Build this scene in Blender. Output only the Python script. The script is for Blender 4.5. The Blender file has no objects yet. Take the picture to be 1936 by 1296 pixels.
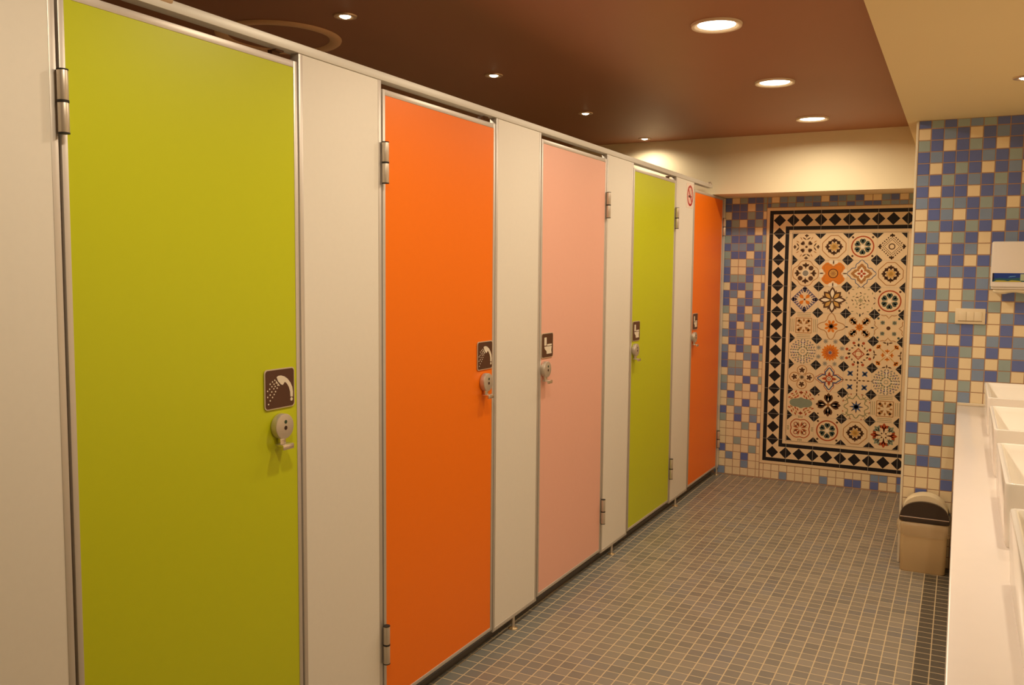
import bpy, bmesh, math, random
from mathutils import Matrix, Vector

random.seed(7)
C = bpy.context.scene.collection
S = bpy.context.scene
PI = math.pi

# ------------------------------------------------------------------ camera
cam_d = bpy.data.cameras.new('camera')
cam = bpy.data.objects.new('camera', cam_d)
C.objects.link(cam)
cam_d.sensor_fit = 'HORIZONTAL'
cam_d.sensor_width = 36.0
cam_d.lens = 1657.5 / 1936 * 36.0
cam_d.clip_start = 0.05
yaw, pitch, roll = 0.4728, -0.0810, 0.0091
F = Vector((-math.sin(yaw) * math.cos(pitch), math.cos(yaw) * math.cos(pitch), math.sin(pitch)))
R0 = F.cross(Vector((0, 0, 1))).normalized()
U0 = R0.cross(F)
Rv = math.cos(roll) * R0 + math.sin(roll) * U0
Uv = -math.sin(roll) * R0 + math.cos(roll) * U0
M = Matrix((Rv, Uv, -F)).transposed().to_4x4()
M.translation = Vector((1.6017, 0, 1.5))
cam.matrix_world = M
S.camera = cam

# ------------------------------------------------------------------ world, exposure, light levels
w = bpy.data.worlds.new('world')
w.use_nodes = True
w.node_tree.nodes['Background'].inputs[0].default_value = (1.0, 0.75, 0.5, 1)
w.node_tree.nodes['Background'].inputs[1].default_value = 0.02
S.world = w
S.view_settings.view_transform = 'Standard'
S.view_settings.look = 'None'
S.view_settings.gamma = 1.0
S.view_settings.use_curve_mapping = False
S.view_settings.exposure = 0.0
S.cycles.use_denoising = True
S.cycles.max_bounces = 10
S.cycles.diffuse_bounces = 6
S.cycles.sample_clamp_indirect = 6.0
WARM = (1.0, 0.83, 0.60)
DOWN_W, SPOT_W, SOFF_W = 9.4, 3.2, 2.05     # watts of the large downlights, stall spots and basin spots

# ------------------------------------------------------------------ materials
MATS = {}
def mat(name, col, rough=0.5, metal=0.0, spec=0.5, emit=None, estr=0.0, alpha=1.0, vary=0.0, scale=8.0, bump=0.0, trans=0.0):
    if name in MATS:
        return MATS[name]
    m = bpy.data.materials.new(name)
    m.use_nodes = True
    nt = m.node_tree
    b = nt.nodes['Principled BSDF']
    b.inputs['Base Color'].default_value = (*col, 1)
    b.inputs['Roughness'].default_value = rough
    b.inputs['Metallic'].default_value = metal
    b.inputs['Specular IOR Level'].default_value = spec
    b.inputs['Alpha'].default_value = alpha
    b.inputs['Transmission Weight'].default_value = trans
    if emit:
        b.inputs['Emission Color'].default_value = (*emit, 1)
        b.inputs['Emission Strength'].default_value = estr
    if vary or bump:
        tc = nt.nodes.new('ShaderNodeTexCoord')
        n = nt.nodes.new('ShaderNodeTexNoise')
        n.inputs['Scale'].default_value = scale
        n.inputs['Detail'].default_value = 3
        nt.links.new(tc.outputs['Object'], n.inputs['Vector'])
        if vary:
            mx = nt.nodes.new('ShaderNodeMix')
            mx.data_type = 'RGBA'
            mx.inputs[6].default_value = (*[c * (1 - vary) for c in col], 1)
            mx.inputs[7].default_value = (*[min(1, c * (1 + vary)) for c in col], 1)
            nt.links.new(n.outputs['Fac'], mx.inputs[0])
            nt.links.new(mx.outputs[2], b.inputs['Base Color'])
        if bump:
            bp = nt.nodes.new('ShaderNodeBump')
            bp.inputs['Strength'].default_value = bump
            bp.inputs['Distance'].default_value = 0.01
            nt.links.new(n.outputs['Fac'], bp.inputs['Height'])
            nt.links.new(bp.outputs['Normal'], b.inputs['Normal'])
    MATS[name] = m
    return m

def floor_material(T, ox, oy):
    m = bpy.data.materials.new('floor_mosaic')
    m.use_nodes = True
    nt = m.node_tree
    N, L = nt.nodes, nt.links
    b = N['Principled BSDF']
    tc = N.new('ShaderNodeTexCoord')
    mp = N.new('ShaderNodeMapping')
    mp.inputs['Location'].default_value = (-ox / T, -oy / T, 0)
    mp.inputs['Scale'].default_value = (1 / T, 1 / T, 1)
    L.new(tc.outputs['Object'], mp.inputs['Vector'])
    sx = N.new('ShaderNodeSeparateXYZ')
    L.new(mp.outputs[0], sx.inputs[0])
    def math_(op, a, bv=None):
        q = N.new('ShaderNodeMath')
        q.operation = op
        for i, x in enumerate((a, bv)):
            if x is None:
                continue
            if isinstance(x, (int, float)):
                q.inputs[i].default_value = x
            else:
                L.new(x, q.inputs[i])
        return q.outputs[0]
    def edge(o):
        fr = math_('FRACT', o)
        return math_('ABSOLUTE', math_('SUBTRACT', fr, 0.5))
    ex, ey = edge(sx.outputs[0]), edge(sx.outputs[1])
    mxm = math_('MAXIMUM', ex, ey)
    rmp = N.new('ShaderNodeMapRange')
    rmp.inputs['From Min'].default_value = 0.453
    rmp.inputs['From Max'].default_value = 0.473
    L.new(mxm, rmp.inputs['Value'])
    cx, cy = math_('FLOOR', sx.outputs[0]), math_('FLOOR', sx.outputs[1])
    cmb = N.new('ShaderNodeCombineXYZ')
    L.new(cx, cmb.inputs[0])
    L.new(cy, cmb.inputs[1])
    wn = N.new('ShaderNodeTexWhiteNoise')
    L.new(cmb.outputs[0], wn.inputs['Vector'])
    ramp = N.new('ShaderNodeValToRGB')
    ramp.color_ramp.elements[0].color = (0.188, 0.170, 0.142, 1)
    ramp.color_ramp.elements[1].color = (0.275, 0.238, 0.186, 1)
    e = ramp.color_ramp.elements.new(0.5)
    e.color = (0.232, 0.203, 0.160, 1)
    L.new(wn.outputs['Value'], ramp.inputs[0])
    def mix(f, a, bcol):
        q = N.new('ShaderNodeMix')
        q.data_type = 'RGBA'
        L.new(f, q.inputs[0])
        L.new(a, q.inputs[6])
        q.inputs[7].default_value = (*bcol, 1)
        return q.outputs[2]
    nz = N.new('ShaderNodeTexNoise')
    nz.inputs['Scale'].default_value = 0.35
    nz.inputs['Detail'].default_value = 2
    L.new(cmb.outputs[0], nz.inputs['Vector'])
    nr = N.new('ShaderNodeMapRange')
    nr.inputs['From Min'].default_value = 0.50
    nr.inputs['From Max'].default_value = 0.75
    nr.inputs['To Max'].default_value = 0.8
    L.new(nz.outputs['Fac'], nr.inputs['Value'])
    base = mix(nr.outputs[0], ramp.outputs[0], (0.200, 0.195, 0.195))           # cooler tiles here and there
    base = mix(math_('LESS_THAN', cx, -25.5), base, (0.185, 0.186, 0.168))      # first row along the stalls
    base = mix(math_('GREATER_THAN', cx, -0.5), base, (0.098, 0.087, 0.067))    # darker columns along the counter
    mx = N.new('ShaderNodeMix')
    mx.data_type = 'RGBA'
    L.new(rmp.outputs[0], mx.inputs[0])
    L.new(base, mx.inputs[6])
    mx.inputs[7].default_value = (0.56, 0.44, 0.27, 1)
    L.new(mx.outputs[2], b.inputs['Base Color'])
    rr = N.new('ShaderNodeMapRange')
    rr.inputs['To Min'].default_value = 0.38
    rr.inputs['To Max'].default_value = 0.8
    L.new(rmp.outputs[0], rr.inputs['Value'])
    L.new(rr.outputs[0], b.inputs['Roughness'])
    bp = N.new('ShaderNodeBump')
    bp.invert = True
    bp.inputs['Strength'].default_value = 0.35
    bp.inputs['Distance'].default_value = 0.002
    L.new(rmp.outputs[0], bp.inputs['Height'])
    L.new(bp.outputs['Normal'], b.inputs['Normal'])
    return m

WHITE = mat('white_laminate', (0.80, 0.75, 0.66), 0.42, vary=0.02, scale=60)
ALU = mat('brushed_aluminium', (0.66, 0.61, 0.55), 0.42, 0.55)
RAILM = mat('rail_aluminium', (0.72, 0.69, 0.62), 0.45, 0.2)
DARK = mat('black_gap', (0.02, 0.016, 0.013), 0.7)
GREEN = mat('lime_laminate', (0.54, 0.58, 0.008), 0.40, spec=0.35, vary=0.015, scale=40)
ORANGE = mat('orange_laminate', (0.92, 0.190, 0.002), 0.40, spec=0.3, vary=0.015, scale=40)
PINK = mat('pink_laminate', (0.86, 0.46, 0.35), 0.40, vary=0.015, scale=40)
STEEL = mat('satin_steel', (0.64, 0.56, 0.46), 0.42, 0.65)
BRASS = mat('brass', (0.80, 0.62, 0.36), 0.28, 0.9)
BROWN = mat('sign_brown', (0.085, 0.028, 0.012), 0.35)
PICT = mat('pictogram_cream', (0.80, 0.70, 0.55), 0.5)
CREAM = mat('cream_paint', (0.86, 0.76, 0.53), 0.6, vary=0.02, scale=3)
CEIL = mat('dark_brown_ceiling', (0.36, 0.155, 0.075), 0.5, vary=0.05, scale=2)
CERAM = mat('white_ceramic', (0.86, 0.82, 0.77), 0.12)
STONE = mat('white_stone', (0.83, 0.755, 0.71), 0.22, vary=0.015, scale=30)
PLASTW = mat('white_plastic', (0.80, 0.75, 0.70), 0.35)
CURB = mat('stall_curb', (0.085, 0.072, 0.062), 0.4, vary=0.15, scale=12)
TB = mat('tile_blue', (0.125, 0.172, 0.440), 0.3, vary=0.10, scale=9)
TM = mat('tile_slate_blue', (0.225, 0.310, 0.470), 0.3, vary=0.10, scale=9)
TT = mat('tile_teal_grey', (0.320, 0.410, 0.410), 0.3, vary=0.10, scale=9)
TC = mat('tile_cream', (0.84, 0.70, 0.46), 0.3, vary=0.05, scale=9)
GROUT = mat('tan_grout', (0.44, 0.28, 0.18), 0.8)
EMIT = mat('lamp_glow', (1, 1, 1), 0.5, emit=(1.0, 0.86, 0.62), estr=14)
EMIT2 = mat('halogen_glow', (1, 1, 1), 0.5, emit=(1.0, 0.82, 0.52), estr=20)
TRIM = mat('lamp_trim', (0.84, 0.70, 0.52), 0.45)
CHROME = mat('halogen_reflector', (0.62, 0.45, 0.30), 0.3, 0.6)
RINGM = mat('ceiling_ring_tan', (0.86, 0.62, 0.38), 0.55)

# ------------------------------------------------------------------ mesh builder
class B:
    def __init__(s):
        s.v, s.f, s.m = [], [], []
    def add(s, vs, fs, mi=0):
        o = len(s.v)
        s.v += [tuple(p) for p in vs]
        s.f += [tuple(i + o for i in q) for q in fs]
        s.m += [mi] * len(fs)
    def bm(s, bm, mi=0):
        bm.verts.index_update()
        s.add([v.co[:] for v in bm.verts], [[v.index for v in f.verts] for f in bm.faces], mi)
        bm.free()
    def box(s, x0, x1, y0, y1, z0, z1, bev=0.0, mi=0, seg=2):
        b = bmesh.new()
        bmesh.ops.create_cube(b, size=1)
        for v in b.verts:
            v.co = ((x0 + x1) / 2 + v.co.x * (x1 - x0), (y0 + y1) / 2 + v.co.y * (y1 - y0), (z0 + z1) / 2 + v.co.z * (z1 - z0))
        if bev:
            bmesh.ops.bevel(b, geom=b.edges[:], offset=bev, segments=seg, affect='EDGES', profile=0.5)
        s.bm(b, mi)
    def cyl(s, p, axis, r, h, n=24, bev=0.0, mi=0, r2=None):
        """cylinder from p along axis ('x','y','z') for h"""
        b = bmesh.new()
        bmesh.ops.create_cone(b, cap_ends=True, segments=n, radius1=r, radius2=r if r2 is None else r2, depth=abs(h))
        if bev:
            ed = [e for e in b.edges if abs(e.verts[0].co.z - e.verts[1].co.z) < 1e-6]
            bmesh.ops.bevel(b, geom=ed, offset=bev, segments=2, affect='EDGES', profile=0.5)
        for v in b.verts:
            x, y, z = v.co.x, v.co.y, v.co.z + h / 2
            q = {'z': (x, y, z), 'x': (z, x, y), 'y': (y, z, x)}[axis]
            v.co = (p[0] + q[0], p[1] + q[1], p[2] + q[2])
        s.bm(b, mi)
    def lathe(s, prof, c, n=40, mi=0, close=False):
        """profile of (r, z) around the vertical through c"""
        vs, fs = [], []
        k = len(prof)
        for i in range(n):
            a = 2 * PI * i / n
            for r, z in prof:
                vs.append((c[0] + r * math.cos(a), c[1] + r * math.sin(a), c[2] + z))
        for i in range(n):
            j = (i + 1) % n
            for q in range(k if close else k - 1):
                q2 = (q + 1) % k
                fs.append((i * k + q, j * k + q, j * k + q2, i * k + q2))
        s.add(vs, fs, mi)
    def loops(s, ls, cap0=True, cap1=True, mi=0):
        k = len(ls[0])
        vs = [p for l in ls for p in l]
        fs = []
        for a in range(len(ls) - 1):
            for i in range(k):
                j = (i + 1) % k
                fs.append((a * k + i, a * k + j, (a + 1) * k + j, (a + 1) * k + i))
        if cap0:
            fs.append(tuple(range(k))[::-1])
        if cap1:
            fs.append(tuple((len(ls) - 1) * k + i for i in range(k)))
        s.add(vs, fs, mi)
    def plate(s, pts, t0, t1, fr, mi=0):
        """extruded polygon; fr maps (u, v, t) to xyz"""
        n = len(pts)
        vs = [fr(u, v, t0) for u, v in pts] + [fr(u, v, t1) for u, v in pts]
        fs = [tuple(range(n))[::-1], tuple(range(n, 2 * n))]
        fs += [(i, (i + 1) % n, n + (i + 1) % n, n + i) for i in range(n)]
        s.add(vs, fs, mi)
    def build(s, name, mats, parent=None, smooth=True, ang=35):
        me = bpy.data.meshes.new(name)
        me.from_pydata(s.v, [], s.f)
        for m in (mats if isinstance(mats, (list, tuple)) else [mats]):
            me.materials.append(m)
        me.polygons.foreach_set('material_index', s.m)
        b = bmesh.new()
        b.from_mesh(me)
        bmesh.ops.recalc_face_normals(b, faces=b.faces)
        b.to_mesh(me)
        b.free()
        if smooth:
            me.polygons.foreach_set('use_smooth', [True] * len(me.polygons))
            me.set_sharp_from_angle(angle=math.radians(ang))
        me.update()
        o = bpy.data.objects.new(name, me)
        C.objects.link(o)
        o.parent = parent
        return o

def rrect(cx, cy, hx, hy, r, n=5):
    out = []
    for sx, sy, a0 in ((1, 1, 0), (-1, 1, 90), (-1, -1, 180), (1, -1, 270)):
        for i in range(n + 1):
            a = math.radians(a0 + 90 * i / n)
            out.append((cx + sx * (hx - r) + r * math.cos(a), cy + sy * (hy - r) + r * math.sin(a)))
    return out

def thing(name, label, cat, loc=(0, 0, 0), rz=0.0, group=None):
    o = bpy.data.objects.new(name, None)
    o.empty_display_size = 0.05
    C.objects.link(o)
    o.location = loc
    o.rotation_euler = (0, 0, rz)
    return tag(o, label, cat, group)
def tag(o, label, cat, group=None):
    o['label'] = label
    o['category'] = cat
    o['kind'] = 'thing'
    if group:
        o['group'] = group
    return o
def struct(name, b, mats, label=None, smooth=False):
    o = b.build(name, mats, None, smooth)
    o['kind'] = 'structure'
    if label:
        o['label'] = label
        o['category'] = 'room'
    return o

# ------------------------------------------------------------------ the room
XL, XR, YF, YB, ZC, ZS = -1.60, 2.26, -1.60, 6.489, 2.436, 2.272
YP, XP = 4.92, 1.3740           # front of the tiled pillar and its left edge
YBM = 6.139                     # front of the cream beam
T = 0.0571
b = B(); b.box(XL - .1, XR + .1, YF - .1, YB + .1, -0.10, 0.0)
struct('floor', b, floor_material(0.0571, 1.4995, 2.786))
b = B(); b.box(XL - .1, XR + .1, YF - .1, YB + .1, ZC, ZC + .1)
struct('ceiling', b, CEIL)
b = B(); b.box(XL - .1, XL, YF, YB, 0, ZC)
struct('wall_left', b, CREAM)
b = B(); b.box(XR, XR + .1, YF, YB, 0, ZC)
struct('wall_right', b, CREAM)
b = B(); b.box(XL, XR, YF - .1, YF, 0, ZC)
struct('wall_front', b, CREAM)

PILLAR = ['BTBTMTBBBM', 'CBMBCBMBBT', 'TBCBTBCBBM', 'BMBBBMBTBB', 'BCBTBCBMCB', 'MBTBMBTBCM', 'BCBBCBMBTB', 'MBTMBTBCBM',
          'CBMCBMBTBC', 'CTBBTBCBMB', 'BMCTBCBMBT', 'TBCBMCBMBC', 'TCBBCBTBMB', 'CMBMBTCBTM', 'CBCCBMTCBB', 'MBTCTBCBTM',
          'BCMCMBTCBB', 'BTCTMBCMBT', 'BCMMBTCBCM', 'BTCCBCMBMC', 'CMBBTCBCMB', 'TCBBCMCTBC', 'MCTBCMBTCC', 'CBCCTCTCMC',
          'CCTCMCCBCT', 'CBCTCBCCMC', 'CTCMCCTCCB', 'BCMCCBCCTC', 'TCBTCCMCCC', 'CMCCTCCBCM', 'TBMCCCCTCC', 'CCCMCTCCCC',
          'CCCBCCCMCC', 'CBCCMCTCCC', 'CCTCCCCBCC', 'CCCMCCCCTC', 'MCCCCBCCCC', 'CCBCCCCMCC', 'CTCCMCCCCC', 'CCCCCCTCCB']
END = ['BCTBBT', 'BBBCBT', 'CBBTBC', 'BTCBTB', 'BMMBCB', 'TBBTBT', 'BMMBTT', 'TBBCBB', 'MCCTBB', 'BCCBMM', 'BTTBCC', 'CBBTCB',
       'BMCBCM', 'BCMBTC', 'TCBCMB', 'CMBTCB', 'CBCMBM', 'MBTCBC', 'CBBCBC', 'MCBTCB', 'BCCMBT', 'BTTCBC', 'CMMCTC', 'TCCBCT',
       'MCTCBC', 'CBCCCT', 'CTCBCC', 'BCMCTC', 'TCBCMC', 'CCCTCB', 'CCCCCM', 'CCTCCC', 'BCCCTC', 'CMCBCC', 'CCCMCC', 'MCCCCC']
KEY = {'B': 1, 'M': 2, 'T': 3, 'C': 4}
TILEM = [GROUT, TB, TM, TT, TC, CREAM]

def tile(bb, x0, x1, z0, z1, y, mi, g=0.0022, t=0.0016):
    """one glazed tile on a wall whose face is at y and looks towards -y, with a small chamfer"""
    x0 += g; x1 -= g; z0 += g; z1 -= g
    if x1 - x0 < 0.002 or z1 - z0 < 0.002:
        return
    e = 0.0009
    vs = [(x0, y, z0), (x1, y, z0), (x1, y, z1), (x0, y, z1),
          (x0 + e, y - t, z0 + e), (x1 - e, y - t, z0 + e), (x1 - e, y - t, z1 - e), (x0 + e, y - t, z1 - e)]
    bb.add(vs, [(4, 5, 6, 7), (0, 1, 5, 4), (1, 2, 6, 5), (2, 3, 7, 6), (3, 0, 4, 7)], mi)

# tiled pillar face (wall that comes forward on the right)
b = B()
b.box(XP, XR, YP, 5.35, 0, ZS)
zl = [ZS] + [2.2305 - T * k for k in range(0, 41)]
for r in range(len(zl) - 1):
    z1, z0 = zl[r], max(zl[r + 1], 0.0)
    if z1 <= 0.003:
        break
    for c in range(16):
        x0 = XP + 0.0575 * c
        x1 = min(x0 + 0.0575, XR)
        ch = PILLAR[r][c] if r < len(PILLAR) and c < 10 else random.choices('BMTC', (5, 3, 3, 3) if r < 20 else (2, 2, 2, 10))[0]
        tile(b, x0, x1, z0, z1, YP, KEY[ch])
struct('wall_pillar', b, TILEM)
b = B(); b.box(1.50, 1.60, 5.35, YB, 0, ZC)
struct('wall_return', b, CREAM)
b = B(); b.box(1.3630, XP, YP - 0.003, YP + 0.02, 0, ZS - 0.001, 0.002)
struct('trim_1', b, mat('corner_bead', (0.80, 0.72, 0.55), 0.5))

# end wall with mosaic round the encaustic tile panel
MX0, MZ1, MT = 0.3345, 1.969, 0.1852       # panel left, top, tile module
MX1, MZ0 = MX0 + 6 * MT, MZ1 - 10 * MT
b = B()
b.box(XL, 1.60, YB, YB + .1, 0, ZC)
zl = [2.048] + [2.0045 - T * k for k in range(0, 36)] + [0.0]
xl = [-0.03 + 0.0, 0.0815 - 0.0] + [0.0815 + 0.0561 * k for k in range(1, 5)] + [MX0]
xl[0] = 0.0
strip = 'MCMTBMMCBMTBCCMBCTBBCB'
low = 'CCCMCCCCMCCBBCBCCMCCC'
for r in range(len(zl) - 1):
    z1, z0 = zl[r], zl[r + 1]
    for c in range(6):
        tile(b, xl[c], xl[c + 1] - (0.002 if c == 5 else 0), z0, z1, YB, KEY[END[r][c] if r < len(END) else 'C'])
    for c in range(21):
        x0 = MX0 - 0.03 + 0.0561 * (c + 1) - 0.0261
        x0 = 0.3059 + 0.0561 * c
        x1 = min(x0 + 0.0561, 1.50)
        if x0 < MX0:
            x0 = MX0 - 0.0
        for za, zb, key in ((max(z0, MZ1 + 0.003), z1, strip), (z0, min(z1, MZ0 - 0.003), low)):
            if zb - za < 0.004:
                continue
            ch = key[c] if (r in (0, 35)) else random.choices('BMTC', (5, 4, 3, 2) if r < 5 else (1, 1, 1, 9))[0]
            tile(b, x0, x1, za, zb, YB, KEY[ch])
struct('wall_back', b, TILEM)
b = B(); b.box(XL, 1.50, YBM, YB, 2.048, ZC)
struct('trim_2', b, CREAM)                      # cream beam over the recess
b = B()
b.box(1.3186, XR, YF, YBM, ZS, ZC)
struct('trim_3', b, mat('soffit_cream', (0.80, 0.66, 0.37), 0.6, vary=0.015, scale=3))   # lowered ceiling over the basins

# ------------------------------------------------------------------ encaustic tile panel
COL = {}
def mcol(n, c, r=0.5):
    COL[n] = mat('encaustic_' + n, c, r, spec=0.25, vary=0.06, scale=30)
for n, c in {'cream': (0.80, 0.63, 0.40), 'black': (0.016, 0.013, 0.014), 'brown': (0.10, 0.045, 0.02), 'red': (0.42, 0.075, 0.02),
             'orange': (0.72, 0.22, 0.02), 'gold': (0.62, 0.36, 0.09), 'green': (0.07, 0.10, 0.08), 'olive': (0.30, 0.28, 0.15),
             'blue': (0.07, 0.11, 0.22), 'purple': (0.16, 0.14, 0.24), 'grey': (0.27, 0.26, 0.22), 'pale': (0.88, 0.78, 0.60),
             'tan': (0.42, 0.20, 0.06), 'sage': (0.24, 0.29, 0.22), 'line': (0.34, 0.25, 0.16), 'lightline': (0.55, 0.50, 0.42)}.items():
    mcol(n, c)
CN = list(COL)
CI = {n: i for i, n in enumerate(CN)}
CM = [COL[n] for n in CN]

class Tile:
    """drawing on one tile, in coordinates -1..1, laid on in thin glazed layers"""
    def __init__(s, bb, cx, cz, h):
        s.b, s.cx, s.cz, s.h, s.k = bb, cx, cz, h, 1
    def P(s, pts, col):
        y = YB - 0.0045 - 0.00012 * s.k
        s.b.add([(s.cx + u * s.h, y, s.cz + v * s.h) for u, v in pts], [tuple(range(len(pts)))], CI[col])
    def up(s):
        s.k += 1
    def rot(s, pts, a):
        c, q = math.cos(a), math.sin(a)
        return [(u * c - v * q, u * q + v * c) for u, v in pts]
    def disc(s, u, v, r, col, n=14):
        s.P([(u + r * math.cos(2 * PI * i / n), v + r * math.sin(2 * PI * i / n)) for i in range(n)], col)
    def line(s, pts, wd, col, closed=True):
        n = len(pts)
        L, Rr = [], []
        for i in range(n):
            a = pts[(i - 1) % n] if closed or i else pts[i]
            c = pts[(i + 1) % n] if closed or i < n - 1 else pts[i]
            dx, dy = c[0] - a[0], c[1] - a[1]
            d = math.hypot(dx, dy) or 1
            nx, ny = -dy / d * wd / 2, dx / d * wd / 2
            L.append((pts[i][0] + nx, pts[i][1] + ny))
            Rr.append((pts[i][0] - nx, pts[i][1] - ny))
        for i in range(n if closed else n - 1):
            j = (i + 1) % n
            s.P([L[i], L[j], Rr[j], Rr[i]], col)
    def polar(s, f, n=72):
        return [(f(2 * PI * i / n) * math.cos(2 * PI * i / n), f(2 * PI * i / n) * math.sin(2 * PI * i / n)) for i in range(n)]
    def petal(s, a, r0, r1, wd, col, k=0.5, off=(0, 0)):
        """pointed leaf from radius r0 to r1 at angle a, widest at fraction k"""
        pts = []
        for t in (0, .15, .3, .5, .7, .85, 1):
            g = (math.sin(PI * (t ** (math.log(.5) / math.log(k)))) if 0 < t < 1 else 0) * wd / 2
            pts.append((r0 + (r1 - r0) * t, g))
        pts = pts + [(p[0], -p[1]) for p in pts[-2:0:-1]]
        s.P([(u + off[0], v + off[1]) for u, v in s.rot(pts, a)], col)
    def star(s, u, v, r, n, wd, col, a0=0.0):
        for i in range(n):
            s.petal(a0 + 2 * PI * i / n, 0, r, wd, col, 0.5, (u, v))
    def fleur(s, a, r0, r1, wd, col):
        m = r0 + (r1 - r0) * .35
        s.petal(a, r0, r1, wd * .55, col, .6)
        for sg in (-1, 1):
            s.petal(a + sg * .9, 0, (r1 - r0) * .6, wd * .42, col, .6, (m * math.cos(a), m * math.sin(a)))
    def ringc(s, u, v, r, wd, col, n=36):
        s.line([(u + r * math.cos(2 * PI * i / n), v + r * math.sin(2 * PI * i / n)) for i in range(n)], wd, col)
    def arc(s, u, v, r, a0, a1, wd, col, n=10):
        s.line([(u + r * math.cos(a0 + (a1 - a0) * i / n), v + r * math.sin(a0 + (a1 - a0) * i / n)) for i in range(n + 1)], wd, col, False)

A4 = [i * PI / 2 for i in range(4)]
D4 = [PI / 4 + i * PI / 2 for i in range(4)]
A8 = [i * PI / 4 for i in range(8)]
def pol(a, r):
    return (r * math.cos(a), r * math.sin(a))

def dA(t):      # truncated diamond outline, eight dark arrows, gold star
    t.line([(.24, .76), (-.24, .76), (-.34, .68), (-.68, .34), (-.76, .24), (-.76, -.24), (-.68, -.34), (-.34, -.68), (-.24, -.76), (.24, -.76), (.34, -.68), (.68, -.34), (.76, -.24), (.76, .24), (.68, .34), (.34, .68)], .05, 'tan')
    for i, a in enumerate(A8):
        t.fleur(a, .20, .60 if i % 2 == 0 else .54, .34, 'brown')
    t.up()
    t.star(0, 0, .34, 8, .13, 'gold', PI / 8)
def dB(t):
    t.ringc(0, 0, .69, .085, 'red')
    for u in (-1, 1):
        for v in (-1, 1):
            t.disc(.63 * u, .63 * v, .075, 'brown')
    for i in range(6):
        a = PI / 2 + i * PI / 3
        for sg in (-1, 1):
            t.petal(a + sg * .17, .12, .55, .26, 'green', .68)
    t.up()
    t.disc(0, 0, .12, 'pale')
def dC(t):
    for i in range(4):
        a = A4[i]
        for q in range(7):
            f = q / 7
            p = (.92 * (1 - f), .92 * f)
            for sc, rr in ((.95, .075), (.74, .055), (.56, .045)):
                u, v = t.rot([(p[0] * sc, p[1] * sc)], a)[0]
                if math.hypot(u, v) > .33:
                    t.petal(a + PI / 4 + (q % 2) * 1.4, -rr, rr, rr * 1.2, 'brown', .5, (u, v))
        t.fleur(a, .62, .94, .26, 'brown')
    t.ringc(0, 0, .19, .075, 'brown')
def dD(t):
    t.line(t.polar(lambda a: .77 + .12 * abs(math.cos(2 * a)) ** 3 - .04 * math.cos(8 * a)), .045, 'tan')
    for a in A4:
        t.fleur(a, .28, .75, .36, 'brown')
    for a in D4:
        t.disc(*pol(a, .50), .165, 'brown')
    t.up()
    t.disc(0, 0, .26, 'pale'); t.up(); t.disc(0, 0, .20, 'grey')
def dE(t):
    t.P(t.polar(lambda a: .80 - .19 * math.cos(4 * a) - .06 * math.cos(8 * a)), 'orange')
    t.up()
    t.line(t.polar(lambda a: .66 - .17 * math.cos(4 * a)), .035, 'tan')
    for a in A4:
        for sg in (-1, 1):
            p = t.rot([(.84, .17 * sg)], a)[0]
            t.disc(*p, .15, 'pale')
        t.petal(a, .66, .98, .10, 'brown')
    t.ringc(0, 0, .32, .06, 'brown'); t.up(); t.disc(0, 0, .27, 'gold'); t.up(); t.star(0, 0, .24, 8, .07, 'tan')
def dF(t):
    f = lambda a: .80 + .15 * math.cos(4 * a) + .045 * math.cos(12 * a)
    t.line(t.polar(f), .055, 'blue')
    t.P(t.polar(lambda a: .74 * f(a)), 'tan'); t.up()
    t.P(t.polar(lambda a: .36 + .10 * math.cos(4 * a) + .03 * math.cos(12 * a)), 'pale'); t.up()
    t.star(0, 0, .32, 4, .18, 'red'); t.up(); t.disc(0, 0, .07, 'pale')
def dG(t):
    for a in A4:
        for q in range(6):
            f = (q + .5) / 6
            u, v = t.rot([(.93 * (1 - f), .93 * f)], a)[0]
            t.disc(u * .94, v * .94, .075, 'purple')
            t.petal(a + PI / 4, -.09, .09, .09, 'purple', .5, (u * .76, v * .76))
        t.petal(a, .50, .98, .26, 'purple')
        t.line(t.rot([(.97, 0), (0, .97)], a), .05, 'purple', False)
    for a in D4:
        t.petal(a, .06, .50, .27, 'orange', .62)
    t.disc(0, 0, .07, 'brown')
def dH(t):
    for i, a in enumerate(A8):
        q = .98 if i % 2 == 0 else .86
        t.petal(a, .04, q, .44, 'brown', .55)
    t.up()
    for i, a in enumerate(A8):
        t.petal(a, .14, .80 if i % 2 == 0 else .68, .26, 'pale' if i % 2 == 0 else 'gold', .55)
    for a in A8:
        t.petal(a + PI / 8, .40, .78, .14, 'brown')
def dI(t):
    for rr, n, l in ((.30, 8, .12), (.52, 12, .09), (.90, 16, .10)):
        for i in range(n):
            a = 2 * PI * (i + .5 * (rr > .6)) / n
            u, v = pol(a, rr)
            if abs(u) + abs(v) < 1.34:
                t.petal(a + (.9 if i % 2 else -.9), -l, l, .07, 'olive' if i % 3 else 'brown', .5, (u, v))
    t.star(0, 0, .2, 8, .05, 'olive')
def dJ(t):
    sq = lambda q: [(-q, -q), (q, -q), (q, q), (-q, q)]
    for i, a in enumerate(A4):
        for d in (.66, .78, .90):
            t.line(t.rot([(d, -.46), (d, .46)], a), .035, 'olive', False)
        t.line(t.rot([(.52, -.52), (.52, .52)], a), .05, 'tan', False)
        for q in (-.3, 0, .3):
            t.petal(a, .26, .48, .13, 'tan', .5, t.rot([(0, q)], a)[0])
    for a in D4:
        t.petal(a, .10, .60, .14, 'tan')
        t.ringc(*pol(a, .34), .10, .035, 'tan', 12)
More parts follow.
